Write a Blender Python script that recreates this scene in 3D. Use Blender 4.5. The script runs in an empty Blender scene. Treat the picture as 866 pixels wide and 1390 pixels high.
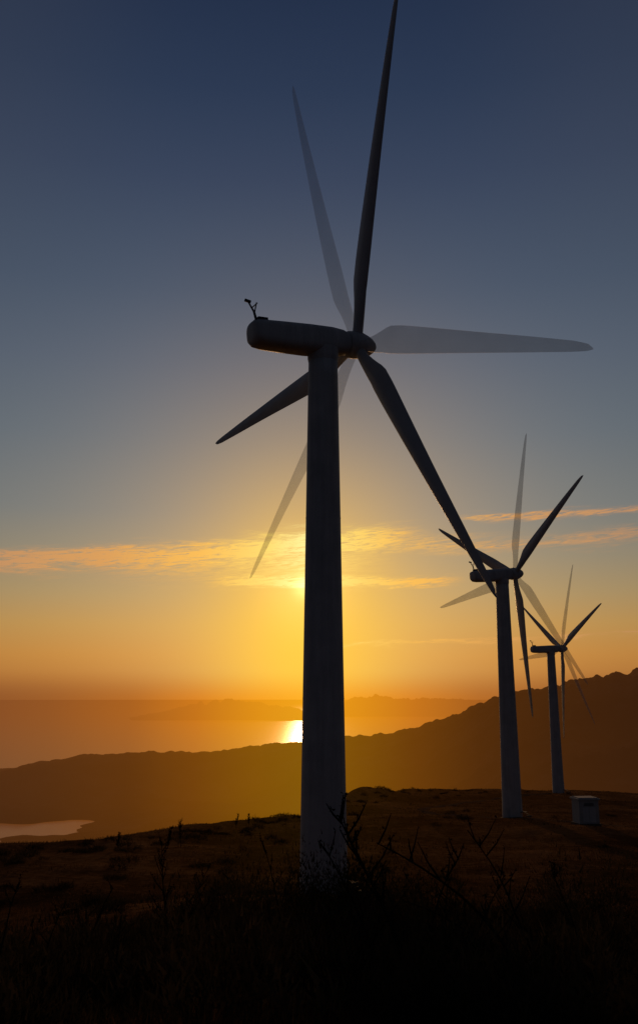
import bpy, math, numpy as np, random
from mathutils import Vector, Matrix
rng = np.random.default_rng(7); random.seed(7)
scene = bpy.context.scene
scene.view_settings.view_transform = 'Standard'
scene.view_settings.look = 'None'
scene.view_settings.exposure = 0
PITCH = math.radians(12.06); F = 1170.0
SUN_AZ, SUN_EL = -0.9, 7.1
SEA = -350.0
def lin(c):
    return [((v/255)/12.92 if v/255 <= .04045 else ((v/255+.055)/1.055)**2.4) for v in c]

# ---------------------------------------------------------------- node helper
class T:
    def __init__(s, tree): s.t = tree; s.n = tree.nodes; s.l = tree.links
    def put(s, sock, v):
        if hasattr(v, 'is_output'): s.l.new(v, sock)
        elif isinstance(v, (list, tuple)):
            v = list(v)
            if len(sock.default_value) == 4 and len(v) == 3: v.append(1)
            sock.default_value = v
        else: sock.default_value = v
    def m(s, op, a, b=None, c=None, clamp=False):
        n = s.n.new('ShaderNodeMath'); n.operation = op; n.use_clamp = clamp
        s.put(n.inputs[0], a)
        if b is not None: s.put(n.inputs[1], b)
        if c is not None: s.put(n.inputs[2], c)
        return n.outputs[0]
    def v(s, op, a, b=None, out=0):
        n = s.n.new('ShaderNodeVectorMath'); n.operation = op
        s.put(n.inputs[0], a)
        if b is not None:
            s.put(n.inputs['Scale'] if op == 'SCALE' else n.inputs[1], b)
        return n.outputs[out]
    def xyz(s, v):
        n = s.n.new('ShaderNodeSeparateXYZ'); s.put(n.inputs[0], v); return n.outputs
    def comb(s, x, y, z):
        n = s.n.new('ShaderNodeCombineXYZ')
        for i, q in enumerate((x, y, z)): s.put(n.inputs[i], q)
        return n.outputs[0]
    def mix(s, f, a, b, blend='MIX'):
        n = s.n.new('ShaderNodeMix'); n.data_type = 'RGBA'; n.blend_type = blend
        s.put(n.inputs[0], f); s.put(n.inputs[6], a); s.put(n.inputs[7], b)
        return n.outputs[2]
    def ramp(s, f, stops, interp='LINEAR'):
        n = s.n.new('ShaderNodeValToRGB'); cr = n.color_ramp; cr.interpolation = interp
        while len(cr.elements) < len(stops): cr.elements.new(0.5)
        for e, (p, c) in zip(cr.elements, stops):
            e.position = p
            if not isinstance(c, (list, tuple)): c = [c]*3
            e.color = list(c)+[1]
        s.put(n.inputs[0], f); return n.outputs[0]
    def noise(s, vec, scale, detail=4, rough=.5, dist=0):
        n = s.n.new('ShaderNodeTexNoise'); s.put(n.inputs['Vector'], vec)
        n.inputs['Scale'].default_value = scale; n.inputs['Detail'].default_value = detail
        n.inputs['Roughness'].default_value = rough; n.inputs['Distortion'].default_value = dist
        return n.outputs[0]
    def mr(s, v, a, b, c=0., d=1., smooth=False):
        n = s.n.new('ShaderNodeMapRange'); n.interpolation_type = 'SMOOTHSTEP' if smooth else 'LINEAR'
        for i, q in enumerate((v, a, b, c, d)): s.put(n.inputs[i], q)
        return n.outputs[0]
    def gauss(s, d, w):
        q = s.m('DIVIDE', d, w); q = s.m('MULTIPLY', q, q)
        return s.m('EXPONENT', s.m('MULTIPLY', q, -1.0))

def azimuth(t, x, y):      # degrees away from the sun azimuth (signed)
    return t.m('SUBTRACT', t.m('MULTIPLY', t.m('ARCTAN2', x, y), 57.29578), SUN_AZ)
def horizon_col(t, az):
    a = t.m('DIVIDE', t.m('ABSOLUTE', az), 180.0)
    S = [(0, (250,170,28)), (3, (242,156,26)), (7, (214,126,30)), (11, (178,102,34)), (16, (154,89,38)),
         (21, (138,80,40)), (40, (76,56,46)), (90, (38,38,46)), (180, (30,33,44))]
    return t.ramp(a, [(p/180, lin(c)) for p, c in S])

# ---------------------------------------------------------------- world
w = bpy.data.worlds.new("World"); scene.world = w; w.use_nodes = True
try:
    w.cycles.sampling_method = 'MANUAL'; w.cycles.sample_map_resolution = 512
except Exception: pass
t = T(w.node_tree); t.n.clear()
tc = t.n.new('ShaderNodeTexCoord')
d = t.v('NORMALIZE', tc.outputs['Generated'])
X, Y, Z = t.xyz(d)[:3]
el = t.m('MULTIPLY', t.m('ARCSINE', Z), 57.29578)
az = azimuth(t, X, Y)
S = [(0,(168,102,42)), (1.0,(184,116,44)), (2.6,(200,136,56)), (4.5,(194,148,78)), (6.5,(174,148,102)), (9,(148,139,118)),
     (11.8,(123,127,125)), (16.7,(102,113,122)), (21.5,(87,99,115)), (26.2,(71,85,105)), (33,(54,67,91)),
     (38,(42,56,81)), (43,(34,47,72)), (60,(20,30,52)), (90,(13,21,40))]
base = t.ramp(t.m('DIVIDE', el, 90.0), [(p/90, lin(c)) for p, c in S])
aa = t.m('ABSOLUTE', az)
side = t.mr(aa, 8., 24., 0., .2, True)
base = t.mix(side, base, lin((66,68,76)))
back = t.mr(aa, 18., 80., 0., 1., True)
base = t.mix(back, base, lin((33,37,48)))
def ell(ec, ys):
    dy = t.m('MULTIPLY', t.m('SUBTRACT', el, ec), ys)
    return t.m('SQRT', t.m('ADD', t.m('MULTIPLY', az, az), t.m('MULTIPLY', dy, dy)))
a1 = ell(4.8, .9); a2 = ell(3.4, .74); a3 = ell(SUN_EL, 1.0)
col = t.mix(t.m('MULTIPLY', t.gauss(a1, 12.), .5), base, (.82,.46,.17))
col = t.mix(t.m('MULTIPLY', t.gauss(a2, 6.0), .97), col, (1.0,.57,.045))
hz = t.mr(el, -.5, 1.8, 1., 0., True)
col = t.mix(hz, col, horizon_col(t, az))
# clouds (azimuth / elevation streaks)
cv = t.comb(t.m('MULTIPLY', az, .10), t.m('MULTIPLY', el, .9), 0.)
n1 = t.noise(cv, 1.6, 4, .6, .6)
cv2 = t.comb(t.m('MULTIPLY', az, .55), t.m('MULTIPLY', t.m('SUBTRACT', el, t.m('MULTIPLY', az, .10)), 5.5), 3.)
n2 = t.noise(cv2, 1.5, 6, .7, .9)
wob = t.m('MULTIPLY', t.m('SUBTRACT', n1, .5), 1.7)
def band(c0, slope, thick, a0, a1_, amt, soft=3.):
    cen = t.m('ADD', t.m('MULTIPLY', az, slope), c0)
    dd = t.m('ADD', t.m('SUBTRACT', el, cen), wob)
    g = t.gauss(dd, thick)
    g = t.m('MULTIPLY', g, t.mr(az, a0-soft, a0+soft, 0., 1., True))
    g = t.m('MULTIPLY', g, t.mr(az, a1_-soft, a1_+soft, 1., 0., True))
    return t.m('MULTIPLY', g, amt)
bs = [band(9.85, .078, .48, -40, 6., 1.9), band(7.4, .0, .30, -5., 9., 2.1, 2.), band(7.6, .0, .22, -40., -17., .7),
      band(11.5, .0, .20, 11., 60., 1.2, 2.), band(9.5, .015, .40, 6., 60., .7), band(3.2, .03, .12, 2., 60., .6, 2.),
      band(8.7,.03,.8,-13.,4.,.65), band(10.6,.04,.35,-3.,6.,.8,2.)]
tot = bs[0]
for b in bs[1:]: tot = t.m('ADD', tot, b)
tex = t.mr(n2, .37, .62, .0, 1.25)
cl = t.m('MULTIPLY', tot, tex, clamp=True)
ccol = t.ramp(t.m('DIVIDE', aa, 45.), [(0, lin((255,238,150))), (2.5/45, lin((255,218,108))), (7/45, lin((252,188,80))),
                      (13/45, lin((222,158,86))), (21/45, lin((194,141,96))), (1, lin((80,76,80)))])
col = t.mix(t.m('MULTIPLY', cl, .92), col, ccol)
au = t.v('SCALE', (1.0,.74,.30), t.m('ADD', t.m('MULTIPLY', t.gauss(a3, .75), .55), t.m('MULTIPLY', t.gauss(a3, 2.6), .22)))
col = t.v('ADD', col, au)
sky = t.n.new('ShaderNodeTexSky'); sky.sky_type = 'NISHITA'; sky.sun_disc = False
sky.sun_elevation = math.radians(SUN_EL); sky.sun_rotation = math.radians(SUN_AZ % 360)
sky.dust_density = 2.5; sky.altitude = 350
col = t.v('ADD', col, t.v('SCALE', sky.outputs[0], .001))
low = t.mr(el, -3., -.5, 1., 0., True)
col = t.mix(low, col, (.012,.009,.007))
bg = t.n.new('ShaderNodeBackground'); t.put(bg.inputs[0], col); bg.inputs[1].default_value = 1.0
wo = t.n.new('ShaderNodeOutputWorld'); t.l.new(bg.outputs[0], wo.inputs[0])

# ---------------------------------------------------------------- materials
def new_mat(name):
    m = bpy.data.materials.new(name); m.use_nodes = True
    tt = T(m.node_tree); tt.n.clear()
    out = tt.n.new('ShaderNodeOutputMaterial')
    p = tt.n.new('ShaderNodeBsdfPrincipled')
    tt.l.new(p.outputs[0], out.inputs[0])
    return m, tt, p, out
def bump(tt, p, h, strength, dist):
    b = tt.n.new('ShaderNodeBump'); b.inputs['Strength'].default_value = strength
    b.inputs['Distance'].default_value = dist; tt.put(b.inputs['Height'], h)
    tt.l.new(b.outputs[0], p.inputs['Normal'])
def painted_haze(tt, p, out, L, gain=1.0, mist=None):
    """aerial perspective painted on as emission, growing with distance across the landscape (world position)"""
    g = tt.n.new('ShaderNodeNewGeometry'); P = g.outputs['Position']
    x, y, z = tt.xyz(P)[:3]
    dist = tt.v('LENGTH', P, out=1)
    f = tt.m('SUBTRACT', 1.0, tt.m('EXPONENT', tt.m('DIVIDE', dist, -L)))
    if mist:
        f = tt.m('MULTIPLY', f, tt.mr(z, mist[0], mist[1], mist[2], mist[3], True), clamp=True)  # painted emission also scaled by height, as low mist
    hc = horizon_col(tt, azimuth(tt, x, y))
    em = tt.n.new('ShaderNodeEmission'); tt.put(em.inputs[0], hc); em.inputs[1].default_value = gain  # surface glow standing in for light scattered by the air
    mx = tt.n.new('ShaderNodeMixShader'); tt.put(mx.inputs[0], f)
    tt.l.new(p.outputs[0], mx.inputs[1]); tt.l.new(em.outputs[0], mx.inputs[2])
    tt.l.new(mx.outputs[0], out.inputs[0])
def pos(tt):
    return tt.n.new('ShaderNodeNewGeometry').outputs['Position']

M_ground, tt, p, out = new_mat("heath_ground")
P = pos(tt)
a = tt.noise(P, .06, 4, .6, .5); b = tt.noise(P, .9, 5, .7); c = tt.noise(P, 7., 3, .7)
k = tt.m('ADD', tt.m('MULTIPLY', a, .6), tt.m('MULTIPLY', b, .4))
gc = tt.ramp(k, [(.36,(.014,.009,.005)), (.46,(.042,.024,.012)), (.55,(.11,.058,.026)), (.68,(.18,.10,.048))])
gc = tt.mix(.5, gc, tt.ramp(c, [(.3,(.25,.25,.25)), (.7,(1,1,1))]), 'MULTIPLY')
tt.put(p.inputs['Base Color'], gc); p.inputs['Roughness'].default_value = 1.
p.inputs['Specular IOR Level'].default_value = .0
bump(tt, p, tt.m('ADD', tt.m('MULTIPLY', b, 1.2), tt.m('MULTIPLY', c, .25)), .8, .6)
painted_haze(tt, p, out, 14000.)

def hill_mat(name, L, gain, mist):
    m, tt, p, out = new_mat(name)
    P = pos(tt)
    a = tt.noise(P, .006, 5, .65, .6); b = tt.noise(P, .03, 5, .7)
    tt.put(p.inputs['Base Color'], tt.ramp(tt.m('ADD', tt.m('MULTIPLY', a, .6), tt.m('MULTIPLY', b, .4)),
           [(.38,(.008,.007,.004)), (.5,(.04,.028,.014)), (.62,(.12,.08,.04))]))
    p.inputs['Roughness'].default_value = 1; p.inputs['Specular IOR Level'].default_value = 0
    bump(tt, p, b, 1., 25.)
    painted_haze(tt, p, out, L, gain, mist); return m
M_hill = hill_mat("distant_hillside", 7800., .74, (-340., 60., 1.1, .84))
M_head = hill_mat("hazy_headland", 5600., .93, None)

M_sea, tt, p, out = new_mat("sea_water")
P = pos(tt)
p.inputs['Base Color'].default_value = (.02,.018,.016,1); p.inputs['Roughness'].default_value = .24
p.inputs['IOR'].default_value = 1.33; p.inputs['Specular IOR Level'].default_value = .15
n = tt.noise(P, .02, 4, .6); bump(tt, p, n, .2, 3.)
painted_haze(tt, p, out, 4400., .93)

M_tower, tt, p, out = new_mat("painted_steel")
P = pos(tt)
x, y, z = tt.xyz(P)[:3]
st = tt.noise(tt.comb(x, y, tt.m('MULTIPLY', z, .06)), 2.2, 5, .6)
st2 = tt.noise(P, .5, 4, .6)
tt.put(p.inputs['Base Color'], tt.mix(tt.mr(tt.m('MULTIPLY', tt.m('ADD', st, st2), .5), .35, .65), (.36,.36,.35), (.52,.52,.50)))
p.inputs['Roughness'].default_value = .6; p.inputs['Specular IOR Level'].default_value = .3

M_blade, tt, p, out = new_mat("blade_gelcoat")
P = pos(tt)
tt.put(p.inputs['Base Color'], tt.mix(tt.noise(P, .8, 4), (.38,.39,.39), (.50,.51,.51)))
p.inputs['Roughness'].default_value = .5; p.inputs['Specular IOR Level'].default_value = .3
def ghost(name, fac):
    m, tt, p, out = new_mat(name)
    p.inputs['Base Color'].default_value = (.5,.5,.5,1); p.inputs['Roughness'].default_value = .6
    P = pos(tt)
    tr = tt.n.new('ShaderNodeBsdfTransparent'); mx = tt.n.new('ShaderNodeMixShader')
    tt.put(mx.inputs[0], tt.mr(tt.noise(P, .4, 2), .3, .7, fac*.93, fac*1.07))
    tt.l.new(tr.outputs[0], mx.inputs[1]); tt.l.new(p.outputs[0], mx.inputs[2])
    tt.l.new(mx.outputs[0], out.inputs[0]); return m
M_gh = ghost("blade_motion_blur", .22)
M_gh2 = ghost("blade_motion_blur_faint", .30)
M_dark, tt, p, out = new_mat("dark_metal")
tt.put(p.inputs['Base Color'], tt.mix(tt.noise(pos(tt), 3.), (.05,.05,.055), (.09,.09,.095))); p.inputs['Roughness'].default_value = .8
p.inputs['Specular IOR Level'].default_value = .1
def concrete(name, c1, c2):
    m, tt, p, out = new_mat(name)
    tt.put(p.inputs['Base Color'], tt.mix(tt.noise(pos(tt), 1.3, 6, .7), c1, c2)); p.inputs['Roughness'].default_value = .95
    p.inputs['Specular IOR Level'].default_value = .1; return m
M_render = concrete("painted_concrete", (.25,.25,.23), (.45,.44,.41))
M_conc = concrete("mossy_concrete", (.05,.045,.035), (.14,.12,.10))
M_track, tt, p, out = new_mat("gravel_track")
P = pos(tt)
tt.put(p.inputs['Base Color'], tt.mix(tt.noise(P, .8, 7, .75), (.04,.024,.013), (.15,.09,.05))); p.inputs['Roughness'].default_value = 1
p.inputs['Specular IOR Level'].default_value = 0
bump(tt, p, tt.noise(P, 5., 5), .5, .1)
def foliage(name, c1, c2, sc, trans=.25):
    m, tt, p, out = new_mat(name)
    P = pos(tt)
    cc = tt.mix(tt.mr(tt.noise(P, sc, 3), .35, .65), c1, c2)
    tt.put(p.inputs['Base Color'], cc); p.inputs['Roughness'].default_value = .9
    p.inputs['Specular IOR Level'].default_value = .0
    if trans:
        tl = tt.n.new('ShaderNodeBsdfTranslucent'); tt.put(tl.inputs[0], cc)
        mx = tt.n.new('ShaderNodeMixShader'); mx.inputs[0].default_value = trans
        tt.l.new(p.outputs[0], mx.inputs[1]); tt.l.new(tl.outputs[0], mx.inputs[2])
        tt.l.new(mx.outputs[0], out.inputs[0])
    return m
M_shrub = foliage("gorse_foliage", (.012,.011,.007), (.07,.05,.026), .9, .15)
M_grass = foliage("dry_grass_blades", (.02,.012,.006), (.12,.062,.026), .2, .25)
M_weed = foliage("dry_stalk", (.010,.008,.006), (.025,.018,.012), 2., 0)

# ---------------------------------------------------------------- mesh helper
def mesh_obj(name, V, Fc, mat, smooth=True, parent=None, loc=None):
    me = bpy.data.meshes.new(name)
    V = np.asarray(V, dtype=np.float32)
    if isinstance(Fc, np.ndarray):
        k = Fc.shape[1]; nf = len(Fc)
        me.vertices.add(len(V)); me.vertices.foreach_set('co', V.ravel())
        me.loops.add(nf*k); me.loops.foreach_set('vertex_index', Fc.astype(np.int32).ravel())
        me.polygons.add(nf); me.polygons.foreach_set('loop_start', (np.arange(nf)*k).astype(np.int32))
        me.update(calc_edges=True)
    else:
        me.from_pydata([tuple(map(float, v)) for v in V], [], Fc)
    me.validate(); me.update()
    if smooth: me.polygons.foreach_set('use_smooth', [True]*len(me.polygons))
    ob = bpy.data.objects.new(name, me); scene.collection.objects.link(ob)
    me.materials.append(mat)
    if parent: ob.parent = parent
    if loc is not None: ob.location = loc
    return ob

# ---------------------------------------------------------------- terrain
tab = rng.random((256,256))
def vnoise(x, y):
    xi = np.floor(x).astype(int); yi = np.floor(y).astype(int); fx = x-xi; fy = y-yi
    fx = fx*fx*(3-2*fx); fy = fy*fy*(3-2*fy)
    g = lambda i, j: tab[i & 255, j & 255]
    return (g(xi,yi)*(1-fx)+g(xi+1,yi)*fx)*(1-fy)+(g(xi,yi+1)*(1-fx)+g(xi+1,yi+1)*fx)*fy - .5
def fbm(x, y, s, o=5, g=.5):
    r = 0; a = 1.
    for i in range(o):
        r = r + a*vnoise(x/s+17.3*i, y/s-9.1*i); s *= .5; a *= g
    return r
PR = [0,5,12,40,70,110,168,285,330,400]; PZ = [-1.7,-2.5,-3.95,-9.7,-15,-17.7,-21.6,-29.6,-32.6,-37.5]
EA = [-180,-60,-22,-16,-10,-4,-1,1.5,3,6,12,20,60,180]; ED = [60,90,108,112,124,148,162,212,240,305,325,318,300,60]
def ground_z(x, y):
    x = np.asarray(x, float); y = np.asarray(y, float)
    r = np.hypot(x, y); az = np.degrees(np.arctan2(x, y))
    z = np.interp(r, PR, PZ)
    edge = np.interp(az, EA, ED)
    edge = edge + fbm(x+500, y, 40, 4)*16
    over = np.clip(r-edge, 0, None)
    drop = .29*(np.sqrt(over**2+12**2)-12)
    z = z - drop
    amp = np.clip(r/60, .15, 1)
    z = z + amp*(fbm(x, y, 30, 3)*1.0 + fbm(x+90, y, 5, 4)*.4) 
    z = z + 2.4*np.exp(-(((az-3.6)/2.4)**2))*np.exp(-(((r-250)/16)**2))
    over2 = np.clip(over/100, 0, 1)
    z = z + over2*fbm(x, y, 180, 5)*30
    floor = SEA+14+fbm(x, y, 500, 5)*26
    z = np.maximum(z, floor)
    ca = [-180,-70,-40,-28,-19.9,-17.3,-14.7,-11,-7.3,-4.9,-1,2,4.2,6.5,8.9,10.8,12.6,14.4,16.6,18.4,19.9,24,30,60,180]
    ce = [-5.6,-5.5,-5.4,-5.2,-4.6,-3.95,-3.65,-3.42,-3.48,-3.22,-2.9,-2.5,-2.3,-1.86,-1.07,-.23,.3,.66,.9,1.35,1.3,1.7,1.5,.5,-5]
    D = np.interp(az, [-30,-5,5,15,30], [3700,3500,3200,2950,2800])
    e = np.interp(az, ca, ce)
    H = np.tan(np.radians(e))*D*1.02 - SEA
    W = np.where(r < D, np.interp(az, [-20,0,15], [560,700,1150]), 700)
    shape = np.exp(-((r-D)/W)**2)
    H = H + fbm(az*60, r*.02, 40, 5, .55)*np.interp(az, [-20,0,15], [10,12,24])
    gul = 1-.5*np.abs(fbm(x*1.0+300, y*1.0, 420, 5, .6))*(1-shape)*2
    hill = SEA + H*shape*gul + (fbm(x, y, 90, 4)*9+fbm(x+50, y, 700, 3)*22*(1-shape))*np.clip(shape*3, 0, 1)
    z = np.where(r > 1500, np.maximum(z, hill), z)
    bw = ((az+20.5+fbm(x, y, 300, 4)*4)/7.8)**4 + ((r-2450+fbm(x+70, y, 350, 4)*300)/185)**4
    z = np.where(r > 1800, z - 44*np.exp(-bw)*(1+.5*fbm(x, y*2., 260, 4)), z)
    z = np.where(r > 4600, np.minimum(z, SEA-20-(r-4600)*.1), z)
    return z
azs = np.unique(np.concatenate([np.arange(-180,-34,3.), np.arange(-34,34,.11), np.arange(34,180.1,3.)]))
azs = azs[azs < 180]
def polar(rs, name, mat):
    A, R = np.meshgrid(np.radians(azs), rs)
    x = R*np.sin(A); y = R*np.cos(A); z = ground_z(x, y)
    V = np.stack([x.ravel(), y.ravel(), z.ravel()], 1)
    na = len(azs); nr = len(rs)
    i, j = np.meshgrid(np.arange(nr-1), np.arange(na), indexing='ij'); j2 = (j+1) % na
    Fq = np.stack([i*na+j, i*na+j2, (i+1)*na+j2, (i+1)*na+j], -1).reshape(-1,4)[:, ::-1]
    return mesh_obj(name, V, Fq, mat)
rs_all = np.exp(np.linspace(math.log(.05), math.log(3), 12)).tolist() + np.exp(np.linspace(math.log(3.1), math.log(1200), 440)).tolist()
polar(np.array(rs_all), "ground", M_ground)
polar(np.array([1200.]+np.linspace(1225, 5000, 210).tolist()), "hills", M_hill)
# sea
V = []; Fs = []
ns = 160
for r in (1400., 3000., 8000., 25000., 90000.):
    for i in range(ns):
        a_ = 2*math.pi*i/ns; V.append((r*math.sin(a_), r*math.cos(a_), SEA))
for k in range(4):
    for i in range(ns):
        Fs.append((k*ns+i, (k+1)*ns+i, (k+1)*ns+(i+1) % ns, k*ns+(i+1) % ns)[::-1])
mesh_obj("sea", V, Fs, M_sea, False)
# far headlands
def headland(name, ca, ch, D, W):
    A = np.linspace(ca[0], ca[-1], 260); R = np.linspace(D-W, D+W, 24)
    AA, RR = np.meshgrid(A, R)
    h = np.interp(AA, ca, ch); s = np.clip(1-((RR-D)/W)**2, 0, 1)
    x = RR*np.sin(np.radians(AA)); y = RR*np.cos(np.radians(AA))
    z = SEA-6 + (h*s)*(1+.25*fbm(AA*3, RR*.001, 1., 4)) + fbm(AA*10, RR*.01, 4., 4)*12*s
    V = np.stack([x.ravel(), y.ravel(), z.ravel()], 1); na = len(A); nr = len(R)
    i, j = np.meshgrid(np.arange(nr-1), np.arange(na-1), indexing='ij')
    Fq = np.stack([i*na+j, i*na+j+1, (i+1)*na+j+1, (i+1)*na+j], -1).reshape(-1,4)[:, ::-1]
    mesh_obj(name, V, Fq, M_head)
headland("headland", [-12.2,-11,-9.6,-8,-6.3,-4.4,-2.4,-1.2,-.2], [0,70,130,235,290,270,190,150,0], 14500, 1300)
headland("headland", [.6,2,3.2,5,8,10,12,16,20], [0,300,350,310,300,270,240,100,0], 17500, 2000)

# ---------------------------------------------------------------- turbine fitting (real-world pose of the rotors)
cp, sp = math.cos(PITCH), math.sin(PITCH)
def proj(P):
    x, y, z = P; zc = y*cp+z*sp; yc = -y*sp+z*cp
    return np.array([433+F*x/zc, 695-F*yc/zc])
def axes(phi, tilt, cone=0):
    n_ = np.array([math.sin(phi)*math.cos(tilt), math.cos(phi)*math.cos(tilt), math.sin(tilt)])
    u_ = np.array([math.cos(phi), -math.sin(phi), 0.]); v_ = np.cross(u_, n_)
    if v_[2] < 0: v_ = -v_
    return n_, u_, v_
def tip(q, th, tx, ty):
    phi, tilt, R, _, _, o, hz_, cone = q
    n_, u_, v_ = axes(phi, tilt)
    h = np.array([tx, ty, hz_]) + n_*o
    return h, h + R*(math.cos(cone)*(math.cos(th)*v_+math.sin(th)*u_) + math.sin(cone)*n_)
def fit(tx, ty, hz0, hub, s1, s2):
    def res(q):
        r = []
        h, _ = tip(q, 0, tx, ty); r += list((proj(h)-hub)*1.5)
        for s, th in ((s1, q[3]), (s2, q[4])):
            for k, tp in enumerate(s):
                if tp is None: continue
                _, P = tip(q, th+k*2*math.pi/3, tx, ty); pp = proj(P)
                if tp[0] == 'L':
                    L = np.array(tp[1])-hub; L = L/np.linalg.norm(L); dd = pp-hub
                    r.append(dd[0]*L[1]-dd[1]*L[0])
                else: r += list(pp-np.array(tp))
        r += [(q[1]-.07)*60, (q[2]-27)*1.0, (q[5]-4.2)*3, q[7]*60]
        return np.array(r)
    best = None
    for ph0 in (.5, .8, 1.1):
        for t0 in (-.2, .1, .4, .7):
            for g0 in (-.9, -.5, -.1, .3):
                q = np.array([ph0, .07, 27., t0, g0, 4.2, hz0, 0.]); lam = 1.
                r = res(q); c = r@r
                for it in range(40):
                    J = np.stack([(res(q+np.eye(8)[i]*1e-4)-r)/1e-4 for i in range(8)], 1)
                    A_ = J.T@J; st = np.linalg.solve(A_+lam*np.diag(np.diag(A_)+1e-6), -J.T@r)
                    r2 = res(q+st); c2 = r2@r2
                    if c2 < c: q = q+st; done = c-c2 < 1e-3*c*.1; r, c = r2, c2; lam *= .3
                    else: lam *= 4; done = lam > 1e6
                    if done: break
                if best is None or c < best[0]: best = (c, q)
    return best[1]
def A2(x, y): return (float(x), float(y))
T1 = (.35, 70.); T2 = (35.8, 168.); T3 = (75.6, 285.)
q1 = fit(*T1, 30., np.array([484., 467.]), [('L', (537., 0.)), A2(668,808), A2(282,600)], [A2(390,112), A2(790,475), A2(338,793)])
q2 = fit(*T2, 24., np.array([698., 778.]), [A2(787,647), A2(720,975), A2(592,718)], [A2(712,587), None, A2(594,825)])
q3 = fit(*T3, 16., np.array([763., 878.]), [A2(816,822), None, A2(706,826)], [A2(774,763), A2(803,985), None])

# ---------------------------------------------------------------- turbine parts
def loft(rings, cap=True):
    V = [p_ for r in rings for p_ in r]; k = len(rings[0]); Fs = []
    for i in range(len(rings)-1):
        for j in range(k):
            Fs.append((i*k+j, i*k+(j+1) % k, (i+1)*k+(j+1) % k, (i+1)*k+j))
    if cap: Fs.append(tuple(range(k))[::-1]); Fs.append(tuple((len(rings)-1)*k+j for j in range(k)))
    return V, Fs
def circ(r, z, k=56): return [np.array([r*math.cos(2*math.pi*j/k), r*math.sin(2*math.pi*j/k), z]) for j in range(k)]
def box(cx, cy, cz, sx, sy, sz, bev=.0):
    return [(cx+a_*sx/2, cy+b_*sy/2, cz+c_*sz/2) for c_ in (-1,1) for a_, b_ in ((-1,-1),(1,-1),(1,1),(-1,1))], \
           [(3,2,1,0),(4,5,6,7),(0,1,5,4),(1,2,6,5),(2,3,7,6),(3,0,4,7)]
def tube(p0, p1, r0, r1, k=8):
    p0 = Vector(p0); p1 = Vector(p1); q = (p1-p0).to_track_quat('Z', 'Y')
    R = []
    for p_, r in ((p0, r0), (p1, r1)):
        R.append([np.array(p_ + q @ Vector((r*math.cos(2*math.pi*j/k), r*math.sin(2*math.pi*j/k), 0))) for j in range(k)])
    return loft(R)
def merge(parts):
    V = []; Fs = []
    for v, f in parts:
        o = len(V); V += list(v); Fs += [tuple(i+o for i in q) for q in f]
    return V, Fs
def blade(R, prebend=.5):
    rings = []
    for s in np.concatenate([np.linspace(0, .25, 10), np.linspace(.29, .97, 22), [.985, .995, 1.0]]):
        S_ = s*R
        ch = np.interp(s, [0,.035,.06,.12,.19,.26,.4,.6,.8,.95,.985,1], [.95,.95,1.0,1.6,2.3,2.3,1.98,1.5,1.05,.66,.42,.08])
        th = np.interp(s, [0,.035,.08,.19,.4,.7,1], [.95,.95,.88,.74,.60,.36,.03])
        rnd = np.interp(s, [0,.04,.17], [1,1,0])
        tw = math.radians(np.interp(s, [0,.15,.3,.6,1], [3,1,0,-2,-3]))
        ring = []
        for j in range(20):
            a_ = 2*math.pi*j/20
            cx, cy = math.cos(a_), math.sin(a_)
            xe = .5*ch*cx; ye = .5*th*cy
            xa = ch*(.5*cx+.22); ya = .5*th*cy*(1-.55*max(0, cx))*(1-.4*abs(cx)**4)
            x_ = rnd*xe+(1-rnd)*xa; y_ = rnd*ye+(1-rnd)*ya
            xr = x_*math.cos(tw)-y_*math.sin(tw); yr = x_*math.sin(tw)+y_*math.cos(tw)
            ring.append(np.array([xr, yr+prebend*s*s, S_]))
        rings.append(ring)
    return loft(rings)
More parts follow.
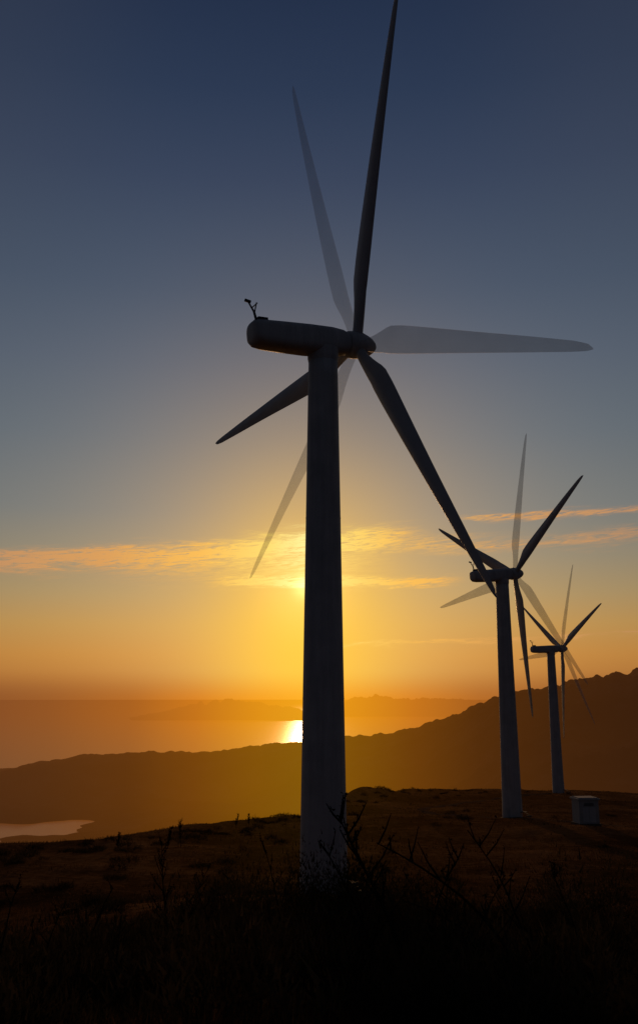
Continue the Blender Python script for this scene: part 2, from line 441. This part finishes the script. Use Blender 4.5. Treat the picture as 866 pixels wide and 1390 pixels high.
def turbine(tx, ty, q, g_mats):
    phi, tilt, R, th1, th2, o, hz_, cone = q
    bz = float(ground_z(tx, ty)) - .25
    e = bpy.data.objects.new("wind_turbine", None); scene.collection.objects.link(e); e.location = (tx, ty, bz)
    n_, u_, v_ = axes(phi, tilt)
    H = hz_-bz; ztop = H-1.1
    rb, rt = 1.85, 1.24
    rad = lambda z: rb+(rt-rb)*z/ztop
    prof = [(rad(z_), z_) for z_ in np.linspace(-1., ztop-.6, 26)]
    V, Fs = loft([circ(r, z) for r, z in prof]); mesh_obj("tower", V, Fs, M_tower, True, e)
    parts = []
    for fz in (.34, .67):
        z_ = ztop*fz; parts.append(loft([circ(rad(z_)+.012, z_-.05), circ(rad(z_)+.012, z_+.05)]))
    V, Fs = merge(parts); mesh_obj("flange_rings", V, Fs, M_tower, False, e)
    V, Fs = loft([circ(rt+.02, ztop-.9), circ(rt+.09, ztop-.55), circ(rt+.09, ztop+.3)]); mesh_obj("yaw_collar", V, Fs, M_tower, False, e)
    V, Fs = loft([circ(2.5, -1.2), circ(2.5, .22), circ(2.4, .27)]); mesh_obj("foundation", V, Fs, M_conc, False, e)
    da = math.radians(-35)
    D_ = np.array([math.cos(da), math.sin(da), 0]); Tn = np.array([-math.sin(da), math.cos(da), 0])
    def obox(cr, ct, cz, sr, st_, sz):
        v, f = box(cr, ct, cz, sr, st_, sz); return [D_*p_[0]+Tn*p_[1]+np.array([0,0,p_[2]]) for p_ in v], f
    V, Fs = obox(1.78, 0, 2.7, .10, .9, 2.1); mesh_obj("door", V, Fs, M_tower, False, e)
    V, Fs = merge([obox(2.3, 0, 1.55, .9, 1.2, .08)]+[obox(2.85+.28*i, 0, 1.3-.26*i, .26, 1.0, .06) for i in range(4)] +
                  [obox(3.2, s_*.53, .9, 1.2, .05, .12) for s_ in (-1,1)]); mesh_obj("steps", V, Fs, M_dark, False, e)
    hub = np.array([0,0,H]) + n_*o
    bn = -n_
    rear = o+6.9
    rings = []
    for s, w_, h_, dz, ex in [(.95,1.5,1.6,0,2.2),(1.1,1.9,1.95,0,2.3),(2.0,2.25,2.2,.0,2.8),(3.4,2.5,2.4,-.05,3.4),(6.,2.6,2.4,-.1,3.8),
                          (9.,2.5,2.3,-.12,3.8),(10.8,2.45,2.2,-.12,3.6),(11.7,2.3,2.05,-.08,3.4),(12.05,2.1,1.75,.0,3.),(12.15,1.5,1.2,.08,2.6)]:
        s = s*rear/12.15 if s > 1.2 else s
        ring = []
        for j in range(32):
            a_ = 2*math.pi*j/32; c_, s_ = math.cos(a_), math.sin(a_)
            ring.append(hub + bn*s + u_*(w_/2*math.copysign(abs(c_)**(2/ex), c_)) + v_*(dz+h_/2*math.copysign(abs(s_)**(2/ex), s_)))
        rings.append(ring)
    V, Fs = loft(rings); mesh_obj("nacelle", V, Fs, M_tower, True, e)
    top = hub+bn*(rear-.65)+v_*.95
    parts = [tube(top-v_*.2, top+v_*.9+bn*.25, .13, .10), tube(top+v_*.8+bn*.2, top+v_*1.75+bn*.75, .09, .06),
             tube(top+v_*.8+bn*.2, top+v_*1.5+bn*.2+u_*.5, .06, .05), tube(top+v_*1.35+bn*.25-u_*.3, top+v_*1.35+bn*.25+u_*.7, .05, .05),
             tube(top+v_*1.7+bn*.5, top+v_*1.8+bn*1.0, .14, .14)]
    b2 = hub+bn*(rear-1.0)+v_*.98
    hv = [b2+n_*a_*.45+u_*b_*.45+v_*c_ for c_ in (-.1,.3) for a_, b_ in ((-1,-1),(1,-1),(1,1),(-1,1))]
    parts.append((hv, box(0,0,0,1,1,1)[1]))
    V, Fs = merge(parts); mesh_obj("anemometer_mast", V, Fs, M_dark, False, e)
    rings = []
    for s, r in [(-1.05,1.0),(-.95,1.15),(-.3,1.22),(.4,1.16),(.95,.98),(1.4,.76),(1.75,.5),(1.95,.26),(2.02,.05)]:
        rings.append([hub+n_*s+u_*r*math.cos(2*math.pi*j/32)+v_*r*math.sin(2*math.pi*j/32) for j in range(32)])
    V, Fs = loft(rings); mesh_obj("hub_spinner", V, Fs, M_tower, True, e)
    bv, bf = blade(R)
    for si, (th, nm) in enumerate(((th1, "blade"), (th2, "blade_motion_ghost"))):
        for k in range(3):
            a_ = th+k*2*math.pi/3
            dr = math.cos(cone)*(math.cos(a_)*v_+math.sin(a_)*u_)+math.sin(cone)*n_
            tn = -math.sin(a_)*v_+math.cos(a_)*u_
            nn = np.cross(dr, tn); nn = nn*np.sign(nn@n_)
            V = [hub+tn*(-p_[0])+nn*p_[1]+dr*p_[2] for p_ in bv]
            mesh_obj("%s_%d" % (nm, k+1), V, bf, M_blade if si == 0 else g_mats[k % len(g_mats)], True, e)
    return e
turbine(*T1, q1, [M_gh, M_gh2, M_gh])
turbine(*T2, q2, [M_gh2])
turbine(*T3, q3, [M_gh2])

# ---------------------------------------------------------------- transformer kiosk
kx, ky = 42.9, 146.; kz = float(ground_z(kx, ky))
k_ = bpy.data.objects.new("transformer_kiosk", None); scene.collection.objects.link(k_); k_.location = (kx, ky, kz); k_.rotation_euler = (0,0,.12)
def kp(name, parts, mat): V, Fs = merge(parts); mesh_obj(name, V, Fs, mat, False, k_)
kp("plinth", [box(0,0,-.1,3.7,3.2,1.0)], M_conc)
kp("walls", [box(0,0,2.2,3.3,2.8,3.598)], M_render)
kp("roof", [box(0,0,4.12,3.75,3.25,.24), box(0,0,4.3,3.2,2.7,.12)], M_render)
kp("door", [box(-.55,-1.42,1.75,1.0,.06,2.3), box(.55,-1.42,1.75,1.0,.06,2.3)], M_tower)
kp("vent_louvre", [box(0,-1.42,3.5-.12*i,1.6,.08,.06) for i in range(4)], M_dark)

# ---------------------------------------------------------------- track draped on the terrain
pts = [(120,128),(75,138),(45,152),(39,163),(30,172),(22,185),(25,205),(38,230),(55,258),(70,280),(78,290)]
def drape(pts, wid, name):
    P_ = []
    for i in range(len(pts)-1):
        for s in np.linspace(0, 1, 14)[:-1]:
            p0 = np.array(pts[max(i-1,0)],float); p1 = np.array(pts[i],float); p2 = np.array(pts[i+1],float); p3 = np.array(pts[min(i+2,len(pts)-1)],float)
            P_.append(.5*((2*p1)+(-p0+p2)*s+(2*p0-5*p1+4*p2-p3)*s*s+(-p0+3*p1-3*p2+p3)*s**3))
    P_ = np.array(P_); Tn = np.gradient(P_, axis=0); Tn /= np.linalg.norm(Tn, axis=1)[:,None]; N_ = np.stack([-Tn[:,1], Tn[:,0]], 1)
    V = []; k = 9
    for i in range(len(P_)):
        for j in range(k):
            o_ = (j/(k-1)-.5)*wid*(1+.15*math.sin(i*.7))
            q = P_[i]+N_[i]*o_; V.append((q[0], q[1], float(ground_z(q[0], q[1]))+.10-.16*abs(j/(k-1)-.5)*2))
    Fs = [(i*k+j, i*k+j+1, (i+1)*k+j+1, (i+1)*k+j) for i in range(len(P_)-1) for j in range(k-1)]
    mesh_obj(name, V, Fs, M_track, True)
drape(pts, 3.6, "dirt_track")

# ---------------------------------------------------------------- vegetation (triangle masses)
def tris(base, dirv, length, width, bend):
    n = len(base)
    dirv = dirv/np.linalg.norm(dirv, axis=1)[:,None]
    side = np.cross(dirv, rng.normal(size=(n,3))); side /= np.linalg.norm(side, axis=1)[:,None]
    tipp = base+dirv*length[:,None]+bend
    V = np.stack([base-side*width[:,None]/2, base+side*width[:,None]/2, tipp], 1).reshape(-1,3)
    return V, np.arange(3*n).reshape(-1,3)
# grass
N = 260000
r = np.exp(rng.uniform(math.log(8), math.log(330), N)); a_ = np.radians(rng.uniform(-27, 27, N))
x = r*np.sin(a_); y = r*np.cos(a_)
cl_ = fbm(x, y, 2.2, 3)+fbm(x+40, y, 14, 3)
keep = cl_ > rng.uniform(-.45, .45, N); x = x[keep]; y = y[keep]; r = r[keep]
z = ground_z(x, y); n = len(x)
L = rng.uniform(.14, .36, n)*(1+np.clip(fbm(x, y, 6, 2), -.5, .8))
dv = np.stack([rng.normal(0,.35,n)+.15, rng.normal(0,.35,n), np.ones(n)], 1)
V, Fq = tris(np.stack([x,y,z-.03],1), dv, L, .012+.0007*r, np.zeros((n,3)))
mesh_obj("dry_grass", V, Fq, M_grass, False)
# shrubs
def shrubs(name, cs, mat, per=700, spike=.2):
    Vs = []; 
    for (cx, cy, R_, H_) in cs:
        m_ = int(per*R_*R_/0.8)
        th = rng.uniform(0, 2*math.pi, m_); ph = np.arccos(rng.uniform(0, 1, m_)); rr = rng.uniform(.35, 1, m_)**.6
        lump = 1+.38*np.sin(th*3+cx*5)*np.sin(ph*2.3+cy*3)+.22*np.sin(th*7+cy*9)
        dx = np.sin(ph)*np.cos(th)*rr*R_*lump; dy = np.sin(ph)*np.sin(th)*rr*R_*lump; dz = np.cos(ph)*rr*H_*lump
        px_ = cx+dx; py_ = cy+dy; pz_ = ground_z(px_, py_)+dz
        dv = np.stack([dx/R_, dy/R_, dz/H_+.7], 1)+rng.normal(0,.45,(m_,3))
        L = rng.uniform(.4, 1., m_)*spike*(1+1.1*(rng.random(m_) > .94))
        V, _ = tris(np.stack([px_,py_,pz_],1), dv, L, L*.16+.012, np.zeros((m_,3)))
        Vs.append(V)
    V = np.concatenate(Vs); mesh_obj(name, V, np.arange(len(V)).reshape(-1,3), mat, False)
cs = []
for i in range(620):
    r_ = math.exp(random.uniform(math.log(9.), math.log(46))); a_ = random.uniform(-26, 26)
    R_ = random.uniform(.3, .85); H_ = R_*random.uniform(.7, 1.3)
    if a_ < -9 and random.random() < .25: continue
    if r_ > 36 and a_ < -10: continue
    if r_ > 26: H_ *= .8
    cs.append((r_*math.sin(math.radians(a_)), r_*math.cos(math.radians(a_)), R_, H_))
for a0, a1_, n_, h0, h1 in ((-6,7,28,1.6,2.5),(-10,-5,8,.9,1.6),(8,14,9,.9,1.6),(13.5,19,16,1.6,2.7),(19,23,5,1.,1.5)):
    for i in range(n_):
        a_ = random.uniform(a0, a1_); r_ = random.uniform(26, 40)
        cs.append((r_*math.sin(math.radians(a_)), r_*math.cos(math.radians(a_)), random.uniform(.55,1.15), random.uniform(h0,h1)))
shrubs("gorse_scrub", cs, M_shrub)
cs = []
for i in range(260):
    a_ = random.uniform(-24, 24); 
    ed = float(np.interp(a_, EA, ED))
    r_ = ed*random.uniform(.88, 1.02) if random.random() < .5 else random.uniform(50, ed)
    if 10 < a_ < 19 and random.random() < .5: continue
    cs.append((r_*math.sin(math.radians(a_)), r_*math.cos(math.radians(a_)), random.uniform(.4,1.3), random.uniform(.2,.7)))
shrubs("heather_clumps", cs, M_shrub, per=260, spike=.3)

# leafless stalks / saplings
def stalk(name, x, y, h, lean=(0,0), br=8, seed=1, r0=.02, leafy=.5, lsz=.05):
    rd = random.Random(seed); parts = []
    z0 = float(ground_z(x, y))-.05
    p = Vector((0,0,0)); dr = Vector((lean[0]*.3, lean[1]*.3, 1)).normalized(); nseg = 9; pts_ = [p.copy()]
    for i in range(nseg):
        dr = (dr+Vector((lean[0]*.16+rd.gauss(0,.05), lean[1]*.16+rd.gauss(0,.05), -.02))).normalized()
        p = p+dr*h/nseg; pts_.append(p.copy())
    rr = lambda i: r0*(1-.7*i/nseg)
    for i in range(nseg): parts.append(tube(pts_[i], pts_[i+1], rr(i), rr(i+1), 5))
    lv = []
    for b_ in range(br):
        i = rd.randint(2, nseg-1); s = rd.uniform(0, 1); q = pts_[i].lerp(pts_[i+1], s)
        an = rd.uniform(0, 6.28); ln = h*rd.uniform(.12, .32)*(1.2-i/nseg*.7)
        bd = Vector((math.cos(an)*.7, math.sin(an)*.7, rd.uniform(.6, 1.3))).normalized()
        m1 = q+bd*ln*.5; m2 = m1+(bd+Vector((0,0,.35))).normalized()*ln*.5
        parts.append(tube(q, m1, r0*.5, r0*.4, 4)); parts.append(tube(m1, m2, r0*.4, r0*.2, 4))
        for k in range(int(16*leafy)):
            c = q.lerp(m2, rd.uniform(.2, 1.05)); dd = Vector((rd.gauss(0,1), rd.gauss(0,1), rd.gauss(.6,.8))).normalized()*rd.uniform(.5,1.3)*lsz
            sd = dd.cross(Vector((rd.gauss(0,1), rd.gauss(0,1), rd.gauss(0,1)))).normalized()*dd.length*.25
            lv.append(([c, c+dd*.5+sd, c+dd, c+dd*.5-sd], [(0,1,2,3)]))
    V, Fs = merge(parts+lv)
    mesh_obj(name, V, Fs, M_weed, False, None, (x, y, z0))
def at(a_deg, r_): return r_*math.sin(math.radians(a_deg)), r_*math.cos(math.radians(a_deg))
W_ = [(5.6,13,2.7,(-.3,0),18,.032,1.1),(6.0,13.4,2.1,(.35,0),10,.024,.7),(3.9,12.5,2.2,(-.3,0),10,.024,.5),(12.8,13.,3.1,(-.75,0),7,.028,.3),(13.4,15,2.8,(-.5,0),10,.024,.4),(12.4,14,2.3,(-.9,0),6,.022,.3),
      (-20.0,12,2.3,(-.15,0),6,.024,.3),(-19.2,15,1.7,(.2,0),6,.018,.4),(-9.2,22,2.5,(.1,0),20,.026,1.2),(-8.4,23,2.,(.2,0),14,.02,1.2),(-2.2,20,2.4,(-.2,0),8,.022,.4),
      (2.4,15,2.0,(.3,0),8,.018,.4),(19.,20,2.0,(.1,0),12,.022,.7),(9.,17,1.9,(.3,0),10,.02,.6),(-14,18,1.6,(.2,0),9,.018,.6),(15.8,18,2.,(-.3,0),11,.02,.7),
      (-16.5,14,1.5,(.1,0),5,.016,.3),(-6.,17,1.7,(-.3,0),7,.018,.4),(7.6,14,1.8,(.15,0),8,.018,.5),(-12,13,1.3,(-.1,0),5,.015,.3)]
for i, (a_, r_, h, ln, br, r0, lf) in enumerate(W_):
    x, y = at(a_, r_); stalk("tall_weed", x, y, h, ln, br, 11+i, r0, lf)
for i, (a_, r_, h) in enumerate([(-8.6,112,3.0),(-9.4,108,2.4),(-5.2,138,2.0),(-4.4,141,1.8),(-12.4,108,1.9)]):
    x, y = at(a_, r_); stalk("sapling", x, y, h, (.05,0), 34, 50+i, .04, 1.0, .12)

# ---------------------------------------------------------------- sun
sv = Vector((math.sin(math.radians(SUN_AZ))*math.cos(math.radians(SUN_EL)), math.cos(math.radians(SUN_AZ))*math.cos(math.radians(SUN_EL)), math.sin(math.radians(SUN_EL))))
ld = bpy.data.lights.new("sun", 'SUN'); ld.energy = 1.2; ld.angle = math.radians(1.2); ld.color = (1., .52, .22)
lo = bpy.data.objects.new("sun", ld); scene.collection.objects.link(lo); lo.rotation_euler = sv.to_track_quat('Z', 'Y').to_euler(); lo.location = (0, 0, 60)

# ---------------------------------------------------------------- camera
cd = bpy.data.cameras.new("camera"); cam = bpy.data.objects.new("camera", cd); scene.collection.objects.link(cam)
cd.sensor_fit = 'VERTICAL'; cd.sensor_height = 36; cd.sensor_width = 24; cd.lens = F/1390*36
cd.clip_start = .1; cd.clip_end = 200000
cam.rotation_euler = (math.pi/2+PITCH, 0, 0)
scene.camera = cam
